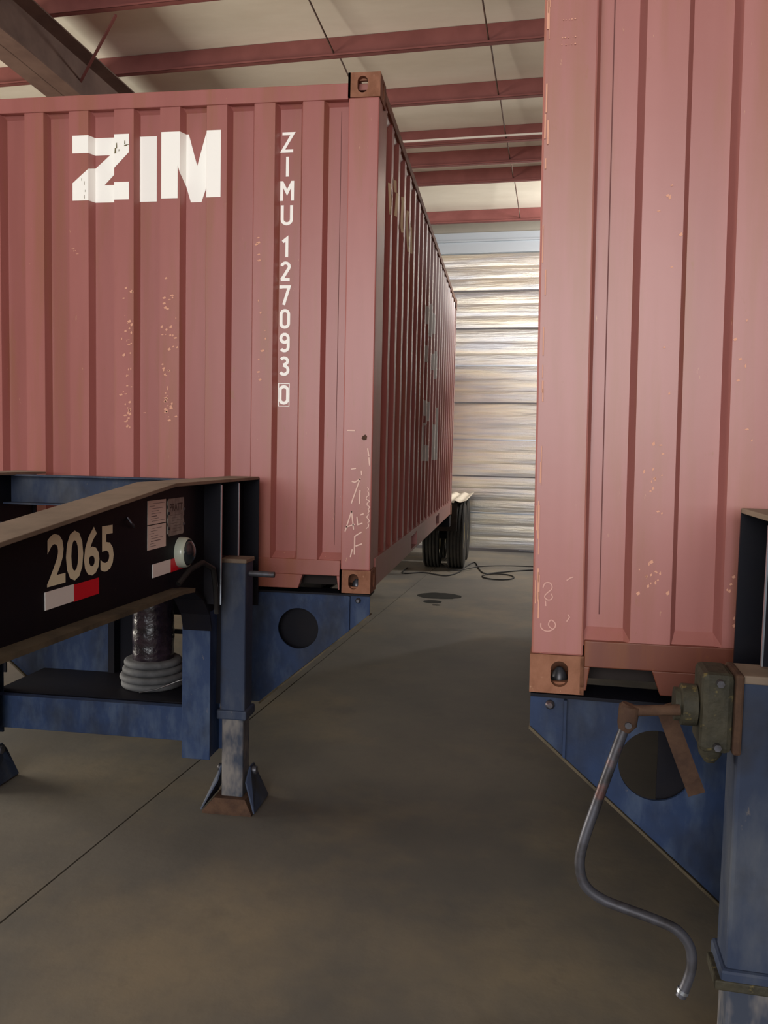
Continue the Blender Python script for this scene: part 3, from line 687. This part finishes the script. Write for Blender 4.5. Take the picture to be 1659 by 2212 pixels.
for k in range(7): ln.box(XF+.003, XF+.0034, -1.04+.01*(k % 3), -.93-.012*(k % 2), 1.42-k*.011-.0006, 1.42-k*.011+.0006)
ln.build('plate_print', EMB, pl)
for yy, zz in ((-1.058, 1.43), (-.905, 1.438), (-.905, 1.377), (-1.058, 1.37)):
    MB().lathe([(.006, 0), (.006, .004), (.003, .006)], (XF+.003, yy, zz), 'x', 10).build('rivet', STEEL, pl, smooth=True)
lamp = MB().lathe([(.063, 0), (.063, .022), (.060, .034), (.056, .038), (.053, .034), (.053, .0)], (XF, -.935, 1.262), 'x', 36).build('marker_lamp', LAMP_R, ch1, smooth=True)
MB().lathe([(.0545, .028), (.054, .038), (.044, .052), (.024, .06), (.002, .062)], (XF, -.935, 1.262), 'x', 36).build('lamp_lens', LAMP_D, lamp, smooth=True)
MB().tube([(XF, -1.41, 1.44), (XF+.012, -1.405, 1.42), (XF+.014, -1.39, 1.41), (XF+.006, -1.37, 1.402)], .004, 8).build('wire_clip', STEEL, ch1, smooth=True)
MB().tube([(.72, -.445, 1.112), (.84, -.445, 1.11)], .014, 12).build('gear_shaft', STEEL, ch1, smooth=True)
# drooping air hose beside the bottom flange
MB().tube([(.60, -1.0, 1.14), (.62, -.93, 1.19), (.64, -.84, 1.21), (.65, -.74, 1.17), (.64, -.68, 1.08), (.64, -.66, .96)], .012, 10).build('air_hose', CABLE, ch1, smooth=True)

ch2 = chassis((loc_B.x, loc_B.y, 0), BYAWC, 'nearer blue chassis under the right container with a hanging steel crank handle', 1, wheels=False)
# crank gear of the second chassis, on its left leg; points in world, moved into the chassis frame
Minv = (Matrix.Translation((loc_B.x, loc_B.y, 0)) @ Matrix.Rotation(BYAWC, 4, 'Z')).inverted()
def L2(p): return Minv @ Vector(p)
gb = MB(); g0 = L2((1.15, -2.1, 1.09))
gb.box(-.807, -.735, -.53, -.40, 1.0, 1.19)
gear = gb.build('crank_gearbox', GRIME, ch2, bevel=.014)
MB().lathe([(.012, -.02), (.026, 0), (.03, .02), (.03, .09), (.022, .1)], (-.775, -.48, .985), 'z', 14).build('gear_boss', GRIME, gear, smooth=True)
MB().lathe([(.04, 0), (.04, .012), (.05, .016), (.05, .05)], (-.86, -.465, 1.095), 'x', 18).build('gear_hub', GRIME, gear, smooth=True)
MB().box(-.735, -.715, -.53, -.39, 1.0, 1.19).build('gear_bracket', RUSTY, gear, bevel=.006)
for yy, zz in ((-.52, 1.17), (-.43, 1.17), (-.52, 1.02)): MB().lathe([(.009, -.016), (.009, 0)], (-.77, yy-.012, zz), 'y', 6).build('gearbox_bolt', STEEL, gear)
kz = -2.15
sh0, sh1 = L2((1.10, kz, 1.093)), L2((.99, kz, 1.083))
MB().tube([sh0, sh1], .013, 12).build('crank_shaft', RUSTY, ch2, smooth=True)
def smooth_path(P, n=6):
    P = [Vector(p) for p in P]; out = []
    for i in range(len(P)-1):
        a, b, c_, d = P[max(i-1, 0)], P[i], P[i+1], P[min(i+2, len(P)-1)]
        for k in range(n):
            t_ = k/n; out.append(.5*((2*b)+(c_-a)*t_+(2*a-5*b+4*c_-d)*t_*t_+(3*b-a-3*c_+d)*t_**3))
    return out+[P[-1]]
pth = [(.985, kz, 1.07), (.963, kz, 1.0), (.915, kz, .84), (.889, kz, .745), (.884, kz, .69), (.899, kz, .643), (.94, kz, .613), (1.0, kz, .594), (1.06, kz, .577), (1.115, kz, .556), (1.147, kz, .52), (1.155, kz, .475), (1.147, kz, .43), (1.133, kz, .39)]
crank = MB().tube(smooth_path([L2(p) for p in pth]), .0125, 14).build('crank_handle', STEEL, ch2, smooth=True)
kn = MB().tube([L2((.986, kz, 1.098)), L2((.985, kz, 1.095)), L2((.981, kz, 1.05)), L2((.974, kz, 1.035))], [.018, .024, .023, .015], 14).build('crank_knuckle', RUSTY, crank, smooth=True)
MB().tube([L2((1.139, kz, .408)), L2((1.136, kz, .40))], .0145, 14).build('handle_ferrule', CHROME, crank, smooth=True)
MB().tube([L2((.98, kz-.03, 1.055)), L2((.98, kz+.03, 1.055))], .008, 10).build('knuckle_pin', STEEL, crank, smooth=True)
# rusty diagonal brace behind the crank
MB().bar(L2((1.11, -1.9, 1.03)), L2((1.205, -1.9, .795)), .045, .008, up=(0, 1, 0)).build('diagonal_brace', RUSTY, ch2)
MB().box(-.745, -.60, -.52, -.40, .425, .45).build('leg_bracket', GRIME, ch2, bevel=.004)

# ------------------------------------------------------------------ wrapped roll and coil on the shelf of the first chassis
roll = empty('hose_roll', (-1.091, -.18, .474)); roll.scale = (.965, .965, 1); tag(roll, 'black film wrapped roll standing on coiled grey hose behind the blue post', 'roll')
pr = []; 
for k in range(4):
    r0 = (.165, .172, .158, .15)[k]; z0 = .0+k*.036
    for a in range(-80, 81, 32): pr.append((r0-.018+.018*math.cos(math.radians(a)), z0+.018+.018*math.sin(math.radians(a))))
pr = [(.05, 0)]+pr+[(.05, .14)]
MB().lathe(pr, (0, 0, 0), 'z', 40).build('coiled_hose', HOSE, roll, smooth=True)
pr = [(.10, .13)]; sr = random.Random(4)
for k in range(36): pr.append((.108+sr.uniform(-.0025, .0025), .14+k*.018))
MB().lathe(pr, (0, 0, 0), 'z', 40).build('wrapped_cylinder', WRAP, roll, smooth='all')
MB().tube([(.0, -.17, .004), (.1, -.19, .03), (.25, -.25, .1), (.40, -.37, .16)], .003, 8).build('tie_wire', STEEL, roll, smooth=True)

# ------------------------------------------------------------------ cable and oil on the floor
cb = [(-.763, 8.0), (-.75, 7.4), (-.476, 7.56), (-.161, 7.335), (.01, 7.715), (.1, 8.5), (.2, 8.9), (.30, 8.1), (.40, 7.73), (.60, 7.9), (1.04, 8.28), (1.6, 8.5)]
o = MB().tube(smooth_path([(x, y, .010) for x, y in cb], 8), .009, 8).build('power_cable', CABLE, None, smooth=True)
tag(o, 'thin black cable with a raised bend lying on the floor near the tyres', 'cable', 'floor cables')
cb = [(-.35, 8.6), (-.222, 8.2), (-.1, 7.8), (.05, 7.85), (.3, 8.3), (.65, 8.5), (1.046, 8.54), (1.7, 8.5)]
o = MB().tube(smooth_path([(x, y, .030) for x, y in cb], 8), .008, 8).build('power_cable', CABLE, None, smooth=True)
tag(o, 'straighter black cable running from the tyres toward the right container', 'cable', 'floor cables')
lp = [(.58+.22*math.cos(a), 7.45+.28*math.sin(a), .011) for a in [i*math.pi/10 for i in range(21)]]
o = MB().tube(lp, .009, 8, cap=False).build('cable_loop', CABLE, None, smooth=True); tag(o, 'small loop of black cable lying in front of the two long cables', 'cable')
st_ = empty('oil_stain', (-.1, 5.7, 0)); tag(st_, 'dark oil stain on the concrete between the two containers', 'stain')
sr = random.Random(11)
for cx_, cy_, ra, rb in ((0, 0, .25, .20), (-.04, -.42, .10, .10), (.02, -.62, .045, .035)):
    pts = [(cx_+ra*math.cos(a)*(1+.12*sr.random()), cy_+rb*math.sin(a)*(1+.15*sr.random())) for a in [2*math.pi*i/28 for i in range(28)]]
    MB().prism(pts, 2, .0003, .002).build('oil_patch', STAINM, st_)
